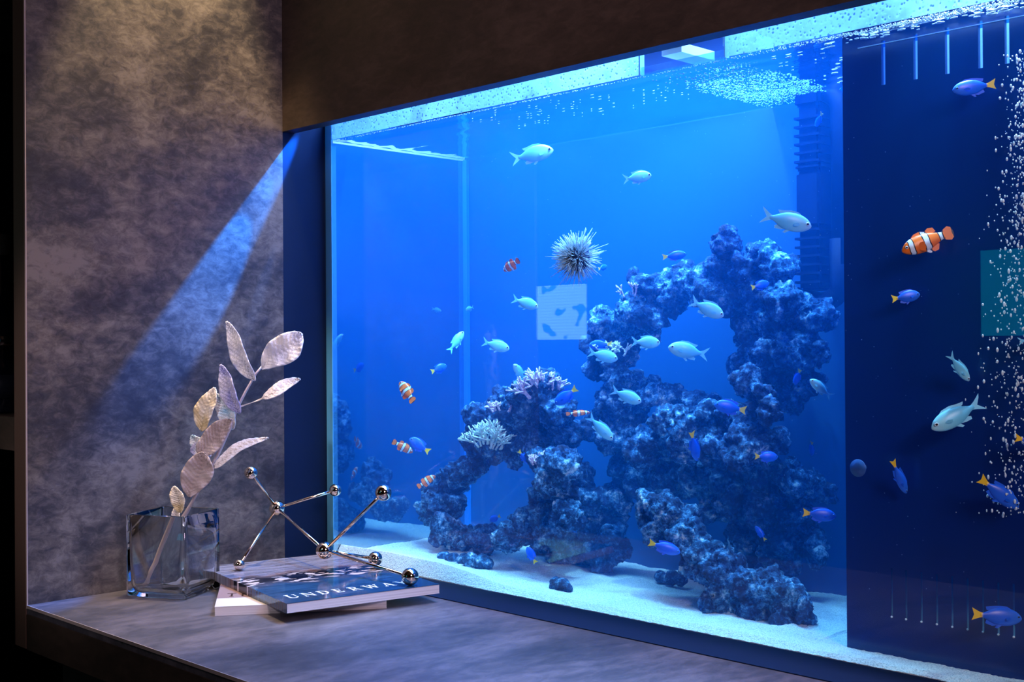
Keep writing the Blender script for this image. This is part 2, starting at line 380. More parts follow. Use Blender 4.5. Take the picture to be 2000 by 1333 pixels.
# return pump / internal filter hanging at the back
fl = empty('internal_filter', (.79, .262, .41)); tag(fl, 'dark ribbed internal filter hanging at the back beside the overflow box', 'filter')
X0 = atY(1572, 400, .262).x-.79; X1 = atY(1616, 400, .262).x-.79; X2 = atY(1646, 400, .262).x-.79
def zf(v): return atY(1600, v, .262).z-.41
def rbox(name, a, b, m, par, bev=.004): return boxo(name, a, b, m, par, bev)
rbox('filter_housing', (X0+.002, -.02, zf(568)), (X1, .018, zf(185)), M_PIPE, fl)
for v in list(range(232, 320, 17)) + list(range(450, 560, 17)):
    boxo('rib', (X0-.0018, -.0235, zf(v)-.0016), (X1+.002, .018, zf(v)+.0016), M_PIPE, fl)
rbox('cap', (X0-.002, -.024, zf(210)), (X1+.003, .02, zf(172)), M_PIPE, fl)
rbox('collar', (X0-.002, -.024, zf(335)), (X1+.003, .02, zf(320)), M_PIPE, fl)
rbox('motor_block', (X0-.001, -.023, zf(445)), (X1+.002, .02, zf(336)), M_PIPE, fl)
bm = bmesh.new()
pth = [Vector(((X0+X1)/2, -.004, zf(180)))] 
ctr = (X1-.006, zf(212)); 
pts = [(X0+.012, -.003, zf(186))] + [(X1-.004+.026*math.sin(a), -.003, zf(224)+.026*math.cos(a)) for a in [i*PI/16 for i in range(0, 9)]] + [(X1+.022, -.003, zf(520))]
tube(bm, pts, .0125, 16); finish('outlet_pipe', bm, M_PIPE, fl, True)
bm = bmesh.new()
pts = [(X1+.020, -.003, zf(470))] + [(X1-.010+.030*math.cos(a), -.003, zf(545)-.012-.02*math.sin(a)) for a in [i*PI/16 for i in range(0, 9)]] + [(X0-.002, -.003, zf(560)-.016)]
tube(bm, pts, .0135, 16); finish('intake_elbow', bm, M_PIPE, fl, True)

# ------------------------------------------------------------------ sand
def zsand(x, y):
    z = .005 + .006*noise.noise(Vector((x*7, y*9, 1.3))) + .0025*noise.noise(Vector((x*30, y*30, 5)))
    front = max(0., 1-y/.06)
    t = min(1, max(0, (.46-x)/.2)); t = t*t*(3-2*t)
    z = z*(1-front*.8) + (.006+.022*t)*front
    z += .010*t*(1-front)
    z += .012*math.exp(-((x-.80)/.09)**2-((y-.18)/.08)**2)
    z *= min(1., .05+(y-.003)/.014)
    if x > .9: z = (.005+.001*noise.noise(Vector((x*30, 0, 0))))*min(1., .05+(y-.003)/.008)
    return max(z, .001)
def sandmat():
    m, nt, N, L = nmat('coral sand'); b = N['Principled BSDF']
    tc = N.new('ShaderNodeTexCoord'); n = N.new('ShaderNodeTexNoise'); n.inputs['Scale'].default_value = 650; n.inputs['Detail'].default_value = 2
    vo = N.new('ShaderNodeTexVoronoi'); vo.inputs['Scale'].default_value = 150
    L.new(tc.outputs['Object'], n.inputs[0]); L.new(tc.outputs['Object'], vo.inputs[0])
    r = ramp(N, [(.3, (.40, .46, .5)), (.5, (.72, .76, .78)), (.7, (.88, .88, .86))]); L.new(n.outputs[0], r.inputs[0])
    r2 = ramp(N, [(.07, (.06, .15, .25)), (.10, (1, 1, 1))]); L.new(vo.outputs['Distance'], r2.inputs[0])
    mx = N.new('ShaderNodeMix'); mx.data_type = 'RGBA'; mx.blend_type = 'MULTIPLY'; mx.inputs[0].default_value = .55
    L.new(r.outputs[0], mx.inputs[6]); L.new(r2.outputs[0], mx.inputs[7]); L.new(mx.outputs[2], b.inputs['Base Color'])
    bp = N.new('ShaderNodeBump'); bp.inputs['Strength'].default_value = .6; bp.inputs['Distance'].default_value = .0015
    L.new(n.outputs[0], bp.inputs['Height']); L.new(bp.outputs[0], b.inputs['Normal']); b.inputs['Roughness'].default_value = .9
    return m
bm = bmesh.new(); nx, ny = 420, 90
g = [[None]*(ny+1) for _ in range(nx+1)]
for i in range(nx+1):
    for j in range(ny+1):
        x = XI+.001+(XR-XI-.004)*i/nx; y = .0032+(YB-.004)*(j/ny)**1.3
        g[i][j] = bm.verts.new((x, y, zsand(x, y)+random.uniform(-.0005, .0005)))
for i in range(nx):
    for j in range(ny): bm.faces.new((g[i][j], g[i+1][j], g[i+1][j+1], g[i][j+1]))
lo = [bm.verts.new((g[i][0].co.x, g[i][0].co.y, 0.0)) for i in range(nx+1)]
for i in range(nx): bm.faces.new((lo[i], lo[i+1], g[i+1][0], g[i][0]))
tag(finish('sand', bm, sandmat()), 'white coral sand bed covering the bottom of the aquarium', 'sand', kind='stuff')

# ------------------------------------------------------------------ live rock
def rockmat():
    m, nt, N, L = nmat('live rock'); b = N['Principled BSDF']
    tc = N.new('ShaderNodeTexCoord')
    n = N.new('ShaderNodeTexNoise'); n.inputs['Scale'].default_value = 38; n.inputs['Detail'].default_value = 8; n.inputs['Roughness'].default_value = .68
    n2 = N.new('ShaderNodeTexNoise'); n2.inputs['Scale'].default_value = 170; n2.inputs['Detail'].default_value = 5; n2.inputs['Roughness'].default_value = .7
    n3 = N.new('ShaderNodeTexNoise'); n3.inputs['Scale'].default_value = 11; n3.inputs['Detail'].default_value = 3
    for q in (n, n2, n3): L.new(tc.outputs['Object'], q.inputs[0])
    mx = N.new('ShaderNodeMix'); mx.inputs[0].default_value = .42; L.new(n.outputs[0], mx.inputs[2]); L.new(n2.outputs[0], mx.inputs[3])
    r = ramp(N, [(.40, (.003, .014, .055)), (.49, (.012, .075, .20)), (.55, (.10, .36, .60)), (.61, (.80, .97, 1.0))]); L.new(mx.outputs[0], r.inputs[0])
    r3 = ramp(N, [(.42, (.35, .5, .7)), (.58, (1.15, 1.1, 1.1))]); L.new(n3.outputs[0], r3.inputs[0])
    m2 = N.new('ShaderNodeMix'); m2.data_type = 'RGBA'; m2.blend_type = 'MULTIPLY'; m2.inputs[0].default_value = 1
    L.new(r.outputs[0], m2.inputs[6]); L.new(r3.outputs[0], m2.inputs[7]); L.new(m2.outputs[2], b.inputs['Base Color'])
    bp = N.new('ShaderNodeBump'); bp.inputs['Strength'].default_value = 1; bp.inputs['Distance'].default_value = .011
    L.new(mx.outputs[0], bp.inputs['Height']); L.new(bp.outputs[0], b.inputs['Normal']); b.inputs['Roughness'].default_value = .8
    return m
M_ROCK = rockmat()
TX = {}
def tex(nm, sz, depth_=3):
    t = bpy.data.textures.new(nm, 'CLOUDS'); t.noise_scale = sz; t.noise_depth = depth_; TX[nm] = t
tex('lump', .030, 2); tex('grain', .0095, 2)
tex('fine', .0045, 1)
tv = bpy.data.textures.new('pits', 'VORONOI'); tv.noise_scale = .016; TX['pits'] = tv
def rock(name, label, blobs, y0, group=None, jy=.02, vox=.0025, rs=1.1, k=(.030, .013, .008), extra=2):
    bm = bmesh.new(); rnd = random.Random(len(blobs)*31+int(y0*1000))
    for b_ in blobs:
        u, v, r = b_[:3]; dy = b_[3] if len(b_) > 3 else rnd.uniform(-jy, jy)
        c = atY(u, v, y0+dy); rr = r/F*depth(c)*rs
        ball(bm, c, rr, 3, (1, 1, 1))
        for e in range(extra):
            d = Vector((rnd.gauss(0, 1), rnd.gauss(0, 1), rnd.gauss(0, 1))).normalized()
            ball(bm, c+d*rr*.72, rr*rnd.uniform(.32, .5), 2)
    o = finish(name, bm, M_ROCK, None, True)
    m = o.modifiers.new('r', 'REMESH'); m.mode = 'VOXEL'; m.voxel_size = vox; m.use_smooth_shade = True
    for nm, s in zip(('lump', 'pits', 'grain', 'fine'), (*k, min(.005, k[2]))):
        d = o.modifiers.new(nm, 'DISPLACE'); d.texture = TX[nm]; d.strength = s; d.mid_level = .5; d.texture_coords = 'LOCAL'
    return tag(o, label, 'rock', group)
R1 = [(1060,762,36),(1025,775,32),(985,792,32),(948,820,34),(928,858,26),(965,868,30),(1002,835,40),(1050,822,40),(1088,805,32),(1098,850,30),(1052,868,36),(1012,880,26),
      (937,900,24),(905,925,26),(875,950,30),(850,975,26),(836,1000,22),(885,985,22),(860,1012,20)]
R1b = [(868,1040,24),(900,1052,28),(945,1055,26),(990,1050,28),(1028,1030,30),(1070,1005,30),(1060,965,20),(1083,935,34),(1105,905,28),(1062,900,24),(1105,965,28),(1110,1010,28),(1070,1040,28)]
R1c = [(1130,930,28),(1145,980,28),(1155,1030,30),(1130,1070,30),(1180,1085,30),(1100,1075,30),(1195,1040,20),(1060,1080,24)]
R2 = [(1415,478,26),(1400,520,26),(1450,525,28),(1495,495,28),(1520,532,30),(1345,548,32),(1300,558,28),(1262,558,24),(1238,600,30),(1245,540,12),(1385,562,38),(1435,575,36),(1485,572,40),(1530,585,36),
      (1185,635,28),(1205,685,32),(1165,680,20),(1228,640,30),(1268,618,30),(1272,650,18),(1500,510,26),(1310,590,24),(1320,610,16),(1160,715,18)]
R3 = [(1480,640,42),(1540,625,48),(1592,620,34),(1505,700,42),(1560,685,45),(1598,695,26),(1480,745,32),(1540,755,42),(1500,790,26),(1578,745,24),(1545,790,22),(1462,700,26),(1445,720,20)]
R4 = [(1205,735,26),(1235,762,30),(1272,765,24),(1312,775,24),(1358,790,20),(1395,795,20),(1195,790,32),(1240,800,28),(1172,830,26),(1195,860,30),(1150,835,22),(1225,850,26)]
R5 = [(1290,822,22),(1330,828,26),(1378,815,26),(1430,812,28),(1475,822,26),(1342,870,32),(1400,870,38),(1460,880,38),(1510,860,24),(1290,870,28),(1255,880,30),(1490,770,22),(1460,740,22),(1505,800,24)]
R6 = [(1220,910,32),(1262,930,36),(1310,930,40),(1205,970,26),(1195,1020,26),(1200,1070,26),(1360,930,36),(1425,930,36),(1490,925,38),(1545,935,32),(1585,950,28),(1615,962,16),(1440,985,38),(1500,1000,42),(1550,1015,34),(1585,1055,28),(1600,1085,16),
      (1460,1050,38),(1520,1060,38),(1400,985,34),(1480,1110,36),(1540,1100,30)]
R7 = [(1268,980,20),(1258,1010,20),(1300,990,28),(1275,1040,22),(1315,1015,34),(1340,1050,36),(1368,1090,36),(1408,1120,38),(1448,1150,38),(1500,1150,38),(1540,1175,36),(1570,1200,20),(1480,1190,36),(1430,1180,34),(1390,1185,22),(1400,1205,14),(1440,1215,20),(1500,1215,24),(1540,1205,24)]
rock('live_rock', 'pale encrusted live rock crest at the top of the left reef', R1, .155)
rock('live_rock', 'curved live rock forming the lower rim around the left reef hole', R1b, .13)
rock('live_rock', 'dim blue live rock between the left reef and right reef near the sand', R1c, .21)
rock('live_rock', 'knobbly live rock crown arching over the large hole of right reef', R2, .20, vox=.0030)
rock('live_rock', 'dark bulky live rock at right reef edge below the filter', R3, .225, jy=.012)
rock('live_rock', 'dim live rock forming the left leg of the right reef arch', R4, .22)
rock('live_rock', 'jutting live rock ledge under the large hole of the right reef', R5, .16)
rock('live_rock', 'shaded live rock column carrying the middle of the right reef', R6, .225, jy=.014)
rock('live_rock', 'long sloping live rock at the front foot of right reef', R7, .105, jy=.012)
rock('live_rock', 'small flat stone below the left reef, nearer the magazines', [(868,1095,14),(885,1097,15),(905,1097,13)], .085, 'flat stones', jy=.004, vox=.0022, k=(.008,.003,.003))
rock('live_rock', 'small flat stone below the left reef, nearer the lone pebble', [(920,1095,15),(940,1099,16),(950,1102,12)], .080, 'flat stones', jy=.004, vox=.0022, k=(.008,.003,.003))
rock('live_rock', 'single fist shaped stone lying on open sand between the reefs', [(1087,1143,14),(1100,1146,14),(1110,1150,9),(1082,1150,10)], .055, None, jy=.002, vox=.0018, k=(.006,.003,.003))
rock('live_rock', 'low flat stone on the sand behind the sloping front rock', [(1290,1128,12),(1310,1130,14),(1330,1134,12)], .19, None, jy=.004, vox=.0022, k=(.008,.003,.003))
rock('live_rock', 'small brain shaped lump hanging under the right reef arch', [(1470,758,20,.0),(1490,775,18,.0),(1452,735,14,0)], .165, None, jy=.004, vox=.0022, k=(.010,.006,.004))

# branching corals
def coral(label, u, v, ws, hs, y, n, m, seed, r0=.0019):
    base = atY(u, v, y); s = 1/F*depth(base)
    rnd = random.Random(seed); bm = bmesh.new()
    def br(p, d, r, lvl):
        q = p + d*rnd.uniform(.5, .9)*hs*s*.28; 
        tube(bm, [p-base, (p+q)/2-base+Vector((rnd.uniform(-1,1),rnd.uniform(-1,1),0))*.0008, q-base], [r, r*.95, r*.9], 6)
        ball(bm, q-base, r*1.0, 1)
        if lvl:
            for _ in range(2 if rnd.random() < .75 else 3):
                e = (d + Vector((rnd.gauss(0, .55), rnd.gauss(0, .55), rnd.gauss(.15, .35)))).normalized(); br(q, e, r*.88, lvl-1)
    for k in range(n):
        a = rnd.uniform(-1, 1); st = base + CR*a*ws*s*.35 + Vector((0, rnd.uniform(-.012, .012), -abs(a)*hs*s*.2))
        d = (CR*a*.8 + Vector((0, rnd.uniform(-.6, .3), 1))).normalized(); br(st, d, r0, 3)
    o = finish('branching_coral', bm, m, None, True); o.location = base
    tag(o, label, 'coral')
M_CORP = simple('pale pink coral', (.85, .68, .80), .7); M_CORW = simple('white green coral', (.72, .88, .82), .7)
coral('pink branching coral sprouting on top of the left reef crest', 1062, 768, 70, 62, .135, 12, M_CORP, 1)
coral('white frilly coral on the left shoulder of the left reef', 952, 868, 55, 60, .115, 16, M_CORW, 2, .0017)
coral('small pale coral on the left reef top beside the pink coral', 985, 800, 50, 26, .125, 9, M_CORP, 3, .0017)
coral('pale coral tuft clinging to the middle of the left reef', 1060, 905, 50, 30, .105, 9, M_CORP, 4, .0015)
coral('thin antler coral on the upper left shoulder of right reef', 1190, 690, 60, 34, .165, 8, M_CORW, 5, .0016)
coral('small coral tuft on the far left knob of right reef crown', 1240, 575, 34, 34, .17, 7, M_CORP, 6, .0014)

# ------------------------------------------------------------------ fish
def fishmat(name, stops, rough=.35, axis=0, interp='LINEAR', sub=None):
    m, nt, N, L = nmat(name); b = N['Principled BSDF']
    tc = N.new('ShaderNodeTexCoord'); sx = N.new('ShaderNodeSeparateXYZ'); L.new(tc.outputs['Object'], sx.inputs[0])
    ad = N.new('ShaderNodeMath'); ad.operation = 'ADD'; ad.inputs[1].default_value = .5; L.new(sx.outputs[axis], ad.inputs[0])
    if interp == 'CONSTANT':
        n = N.new('ShaderNodeTexNoise'); n.inputs['Scale'].default_value = 6; L.new(tc.outputs['Object'], n.inputs[0])
        z2 = N.new('ShaderNodeMath'); z2.operation = 'MULTIPLY_ADD'; z2.inputs[1].default_value = .05; L.new(n.outputs[0], z2.inputs[0]); L.new(ad.outputs[0], z2.inputs[2])
        ad = z2
    r = ramp(N, stops, interp); L.new(ad.outputs[0], r.inputs[0]); L.new(r.outputs[0], b.inputs['Base Color'])
    b.inputs['Roughness'].default_value = rough
    return m
def loft(bm, prof, n=14):
    # prof: (x, zc, half height, half width)
    rings = []
    for x, zc, h, w_ in prof:
        rings.append([bm.verts.new((x, w_*math.cos(k*2*PI/n), zc+h*math.sin(k*2*PI/n))) for k in range(n)])
    for i in range(len(rings)-1):
        for k in range(n): bm.faces.new((rings[i][k], rings[i][(k+1)%n], rings[i+1][(k+1)%n], rings[i+1][k]))
    bm.faces.new(rings[0][::-1]); bm.faces.new(rings[-1])
def fin(name, pts, m, par, y=0, th=.006, tilt=0):
    bm = bmesh.new(); t = th/2
    a = [bm.verts.new((x, y+t, z)) for x, z in pts]; b_ = [bm.verts.new((x, y-t, z)) for x, z in pts]
    bm.faces.new(a); bm.faces.new(b_[::-1]); n = len(pts)
    for k in range(n): bm.faces.new((a[k], b_[k], b_[(k+1)%n], a[(k+1)%n]))
    if tilt: bmesh.ops.rotate(bm, verts=bm.verts[:], cent=(pts[0][0], y, pts[0][1]), matrix=Matrix.Rotation(tilt, 3, 'Z'))
    return finish(name, bm, m, par)
M_EYE = simple('fish pupil', (.005, .005, .01), .1); M_EYEW = simple('fish eye ring', (.8, .92, 1), .2); M_EYEB = simple('blue eye ring', (.1, .3, .9), .2)
def eyes(t, x, z, y, r, ring):
    for s in (1, -1):
        bm = bmesh.new(); ball(bm, Vector((x, s*y, z)), r, 2, (1, .5, 1)); e = finish('eye', bm, ring, t, True)
        bm = bmesh.new(); ball(bm, Vector((x, s*(y+r*.22), z)), r*.66, 2, (1, .6, 1)); finish('pupil', bm, M_EYE, e, True)
def protofish(name, hh, prof, m_body, m_fin, m_tail, tail, dorsal, anal, ring, cat, pect, eye):
    t = empty(name); t['category'] = cat
    bm = bmesh.new(); loft(bm, [(x, zc, h*hh, w_) for x, zc, h, w_ in prof])
    b = finish('body', bm, m_body, t, True)
    sm = b.modifiers.new('s', 'SUBSURF'); sm.levels = 1; sm.render_levels = 1
    fin('tail_fin', tail, m_tail, t); fin('dorsal_fin', dorsal, m_fin, t); fin('anal_fin', anal, m_fin, t)
    for s in (1, -1):
        fin('pectoral_fin', pect, m_fin, t, y=s*.075, th=.004, tilt=s*-.35)
        fin('pelvic_fin', [(.12, -hh*.85), (.02, -hh*1.25), (-.02, -hh*1.2), (.03, -hh*.85)], m_fin, t, y=s*.02, th=.004)
    eyes(t, *eye, ring)
    return t
PB = [(.5, -.01, .06, .01), (.475, -.008, .28, .032), (.43, -.002, .52, .052), (.36, .0, .76, .07), (.26, .0, .94, .08), (.14, 0, 1.0, .082), (.02, 0, .96, .076), (-.09, 0, .78, .06), (-.18, 0, .5, .04), (-.25, 0, .27, .022), (-.30, 0, .22, .014), (-.33, 0, .2, .006)]
c_body = fishmat('chromis scales', [(0, (.14, .62, .95)), (.5, (.18, .72, .98)), (.8, (.30, .84, 1)), (1, (.45, .86, 1))])
# pigment runs along the length, paler toward the head
c_fin = simple('chromis fin', (.2, .74, 1), .4)
chromis = protofish('chromis_fish', .205, PB, c_body, c_fin, c_fin,
    [(-.27, .045), (-.36, .09), (-.5, .19), (-.47, .12), (-.40, .02), (-.385, 0), (-.40, -.02), (-.46, -.10), (-.5, -.165), (-.35, -.08), (-.27, -.04)],
    [(.26, .185), (.2, .225), (.05, .235), (-.10, .20), (-.20, .19), (-.17, .14), (-.12, .12), (.1, .17)],
    [(.0, -.18), (-.08, -.20), (-.19, -.20), (-.20, -.14), (-.14, -.11)], M_EYEW, 'fish',
    [(.27, -.02), (.20, .01), (.13, -.02), (.14, -.07), (.22, -.06)], (.405, .03, .060, .040))
d_body = fishmat('damsel blue scales', [(0, (.95, .62, .02)), (.2, (.95, .62, .02)), (.235, (.005, .13, .85)), (.6, (.008, .15, .95)), (1, (.03, .2, .9))])
d_fin = simple('damsel blue fin', (.006, .14, .90), .4); d_tail = simple('damsel yellow tail', (1, .66, .02), .45)
damsel = protofish('damselfish', .21, PB, d_body, d_fin, d_tail,
    [(-.24, .05), (-.32, .06), (-.40, .10), (-.49, .15), (-.46, .06), (-.445, 0), (-.46, -.06), (-.49, -.13), (-.40, -.09), (-.32, -.055), (-.24, -.045)],
    [(.28, .18), (.2, .23), (.05, .235), (-.08, .22), (-.22, .19), (-.20, .12), (-.12, .11), (.1, .17)],
    [(.05, -.19), (-.08, -.22), (-.22, -.17), (-.20, -.10), (-.12, -.11)], M_EYEB, 'fish',
    [(.27, -.02), (.20, .01), (.13, -.02), (.14, -.07), (.22, -.06)], (.41, .03, .058, .032))
OR, WH, BK = (1.0, .20, .015), (.75, .9, 1.0), (.01, .01, .02)
c_st = [(0, BK), (.10, OR), (.215, BK), (.235, WH), (.295, BK), (.315, OR), (.485, BK), (.505, WH), (.60, BK), (.62, OR), (.79, BK), (.81, WH), (.88, BK), (.895, OR)]
k_body = fishmat('clownfish bands', c_st, interp='CONSTANT')
k_fin = fishmat('clownfish fin', [(0, BK), (.05, OR), (.235, BK), (.25, WH), (.30, BK), (.315, OR), (.50, BK), (.52, WH), (.60, BK), (.62, OR)], interp='CONSTANT')
k_tail = fishmat('clownfish tail', [(0, (.3, .6, .9)), (.02, BK), (.055, OR), (.2, BK), (.235, WH)], interp='CONSTANT')
PC = [(x, zc, h, w_*1.1) for x, zc, h, w_ in PB]
PC[8] = (-.18, 0, .58, .045); PC[9] = (-.25, 0, .42, .03); PC[10] = (-.30, 0, .38, .02); PC[11] = (-.33, 0, .36, .008)
clown = protofish('clownfish', .175, PC, k_body, k_fin, k_tail,
    [(-.28, .06), (-.34, .10), (-.42, .13), (-.48, .09), (-.5, 0), (-.48, -.09), (-.42, -.13), (-.34, -.10), (-.28, -.06)],
    [(.26, .16), (.2, .20), (.08, .215), (-.0, .18), (-.08, .22), (-.17, .20), (-.2, .12), (-.1, .10), (.1, .15)],
    [(-.0, -.16), (-.06, -.22), (-.14, -.21), (-.19, -.11), (-.1, -.1)], M_EYEW, 'fish',
    [(.22, -.03), (.16, .03), (.09, .02), (.08, -.08), (.13, -.14), (.20, -.11)], (.41, .03, .062, .030))
USED = set()
def kids(o): return [c for c in ALLP.get(o.name, [])]
ALLP = {}
for t in (chromis, damsel, clown):
    ALLP[t.name] = [c for c in bpy.data.objects if c.parent == t]
    for c in ALLP[t.name]: ALLP[(t.name, c.name)] = [d for d in bpy.data.objects if d.parent == c]
def place(proto, head, tail, y, label, fore=0., hs=1., group=None, roll=0.):
    """head and tail are the visible ends; fore is the angle the fish turns out of the picture"""
    if proto.name not in USED: USED.add(proto.name); r = proto
    else:
        r = proto.copy(); COL.objects.link(r)
        for ch in ALLP[proto.name]:
            c = ch.copy(); COL.objects.link(c); c.parent = r
            for g_ in ALLP[(proto.name, ch.name)]:
                d = g_.copy(); COL.objects.link(d); d.parent = c
    c0 = atY((head[0]+tail[0])/2, (head[1]+tail[1])/2, y); dp = depth(c0)
    im = (CR*(head[0]-tail[0]) - CU*(head[1]-tail[1])) / F * dp
    L_ = im.length / math.cos(fore); im.normalize()
    vd = (c0-CP).normalized()
    fx = (im*math.cos(fore) + vd*math.sin(fore)).normalized()
    up = Vector((0, 0, 1)); 
    side = up.cross(fx)
    if side.length < .35: side = vd.copy()
    side = side - vd*0
    side = (side.normalized() if side.dot(vd) > 0 else -side.normalized())
    side = (side*(.35) + vd*.65); side = (side - fx*side.dot(fx)).normalized()
    uz = fx.cross(side)
    if uz.z < 0: side = -side; uz = fx.cross(side)
    m3 = Matrix((fx, side, uz)).transposed()
    r.matrix_world = Matrix.Translation(c0) @ m3.to_4x4() @ Matrix.Rotation(roll, 4, 'X') @ Matrix.Diagonal((L_, L_, L_*hs, 1))
    r['label'] = label; r['category'] = 'fish'
    if group: r['group'] = group
    return r
CH = [
 ((1081,292),(998,312),.05,'pale chromis alone high in open water left of centre',.1,.95),
 ((1273,342),(1216,351),.08,'small pale chromis high up right of the sea urchin top',.2,1),
 ((1585,443),(1486,420),.05,'large pale chromis swimming just above the reef crown toward the filter',0,.92),
 ((1051,600),(1000,584),.06,'pale chromis below the sea urchin on its left side',.3,1.),
 ((905,648),(877,688),.13,'pale chromis climbing steeply beside the back corner seam',.5,.75),
 ((995,682),(942,668),.08,'pale chromis below and left of the sea urchin, above left reef',.2,1.),
 ((1414,618),(1348,588),.09,'pale chromis nosing down in the upper part of the reef arch hole',.1,1.),
 ((1290,670),(1232,668),.09,'pale chromis facing right beside the left edge of reef arch hole',.3,1.),
 ((1305,678),(1384,694),.12,'blue tinted chromis facing left in the middle of reef arch hole',0,.98),
 ((1207,702),(1148,688),.10,'pale chromis in front of the left shoulder of right reef',.2,1.),
 ((1253,786),(1193,762),.10,'pale chromis below the left shoulder of the right reef',.1,.95),
 ((1003,712),(1026,742),.11,'foreshortened chromis just left of the pink coral',-.7,.8),
 ((1197,860),(1148,812),.09,'pale chromis diving between the left and right reefs',.0,.82),
 ((1583,742),(1624,776),.09,'pale chromis at the right edge of right reef with tail down',.2,.9),
 ((1894,746),(1852,690),.02,'slim chromis diving before the overflow box',.2,.7),
 ((1819,838),(1920,785),.02,'large chromis pointing down left before the overflow box',0,.85),
 ((910,606),(925,600),.27,'blurred tiny chromis next to the back corner seam',.9,.9),
 ((2040,660),(1988,668),.025,'chromis at the right edge of the frame with only its tail showing',0,.9),
]
for h, t, y, lb, fo, hs in CH: place(chromis, h, t, y, lb, fo, hs)
DM = [
 ((1860,176),(1946,164),.02,'blue damselfish at top right below the overflow slots',0,.85),
 ((1341,496),(1293,503),.13,'blue damselfish swimming right above the reef crown edge',.1,.9),
 ((1797,575),(1741,585),.025,'blue damselfish before the overflow box below the big clownfish',0,1.02),
 ((1594,246),(1605,222),.20,'small blue damselfish with bright tail in front of the filter cap',.9,.7),
 ((1503,552),(1466,563),.14,'blue damselfish against the right side of reef crown',.3,1.05),
 ((1150,675),(1196,673),.15,'blue damselfish half hidden behind a chromis at right reef shoulder',.2,1.),
 ((872,714),(842,727),.14,'small violet damselfish left of the corner seam in open water',.5,1.1),
 ((1084,790),(1127,758),.09,'dark blue damselfish beside the pink coral',.1,1.05),
 ((800,857),(839,884),.08,'violet blue damselfish in open water left of left reef',.1,1.1),
 ((1395,790),(1458,803),.12,'large dark blue damselfish resting over the jutting reef ledge',.0,1.),
 ((1362,902),(1350,842),.08,'slim damselfish pointing straight down before the reef ledge',.3,.75),
 ((1520,893),(1473,892),.12,'blue damselfish in front of the right reef middle column',.1,1.05),
 ((1552,752),(1563,722),.16,'small blue damselfish in the shade of the bulky right rock',.5,.9),
 ((1585,892),(1586,862),.24,'dark distant damselfish in open water right of the reef column',.7,.7),
 ((1633,1009),(1567,1002),.06,'blue damselfish at the right reef edge close to overflow box',0,.95),
 ((1476,1029),(1495,1056),.15,'small damselfish with tail down in the dark reef recess',.3,.8),
 ((1329,1080),(1266,1060),.06,'blue damselfish crossing the sloping front rock',.0,.85),
 ((1030,1070),(1046,1100),.09,'dim damselfish hiding under the left reef near the sand',.5,1.0),
 ((1771,966),(1742,897),.025,'slender damselfish seen nearly from above before the overflow box',.2,.6),
 ((1990,992),(1912,934),.02,'blue damselfish pointing down right beside the bubble stream',0,.8),
 ((1996,1209),(1897,1200),.02,'large blue damselfish at the bottom right corner',0,.88),
 ((2048,868),(1982,856),.02,'damselfish at the right frame edge with only yellow tail showing',0,.9),
 ((1186,520),(1168,526),.14,'faint violet damselfish peeking from behind the sea urchin',.8,1.),
 ((1036,908),(1012,880),.10,'small damselfish before the middle of left reef',.4,.8),
 ((955,1018),(978,1008),.2,'dim damselfish seen through the left reef hole',.6,1.),
]
for h, t, y, lb, fo, hs in DM: place(damsel, h, t, y, lb, fo, hs)
CL = [
 ((1761,491),(1862,452),.02,'large orange clownfish with three white bands before the overflow box',0,1.),
 ((984,529),(1014,508),.06,'small clownfish left of the sea urchin',.6,1.2),
 ((781,746),(808,786),.05,'orange clownfish in open water near the left side glass',.6,1.1),
 ((806,884),(766,862),.10,'shaded clownfish next to the violet damselfish on the left',.2,1.),
 ((850,930),(815,952),.12,'dim clownfish with white bands at the left end of left reef',.2,1.),
 ((1153,806),(1104,809),.13,'pale yellow banded clownfish between the two reefs',.2,.6),
]
for h, t, y, lb, fo, hs in CL: place(clown, h, t, y, lb, fo, hs)

# ------------------------------------------------------------------ sea urchin on the glass
uc = atY(1128, 503, .028); us = 1/F*depth(uc)
ur = empty('sea_urchin', uc); tag(ur, 'spiny pale sea urchin clinging to the front glass above the left reef', 'sea urchin')
M_URB = simple('urchin shell', (.03, .06, .16), .7); M_URS = simple('urchin spine', (.55, .74, .85), .5)
bm = bmesh.new(); ball(bm, Vector((0, 0, 0)), 27*us, 3, (1, .75, 1)); finish('shell', bm, M_URB, ur, True)
rnd = random.Random(5)
sps = []
for k in range(900):
    d = Vector((rnd.gauss(0, 1), rnd.gauss(0, 1), rnd.gauss(0, 1))).normalized()
    if d.y < 0 or rnd.random() < .4: sps.append((d, (rnd.uniform(38, 52) if rnd.random() < .93 else rnd.uniform(52, 66))*us))
sps.sort(key=lambda q: -(q[1]*(1.2+q[0].dot(-CV))))
def spine(bm, d, L_):
    e = d*L_; e.y = max(e.y, -.024)
    j = Vector((rnd.uniform(-1, 1), rnd.uniform(-1, 1), rnd.uniform(-1, 1)))*L_*.12
    tube(bm, [d*20*us, (d*20*us+e)/2+j*.5, e+j], [.00055, .0005, .00028], 5)
for d, L_ in sps[:100]:
    bm = bmesh.new(); spine(bm, d, L_); finish('spine', bm, M_URS, ur, True)
bm = bmesh.new()
for d, L_ in sps[100:]: spine(bm, d, L_)
s_ = finish('spine_coat', bm, M_URS, ur, True); s_['kind'] = 'stuff'

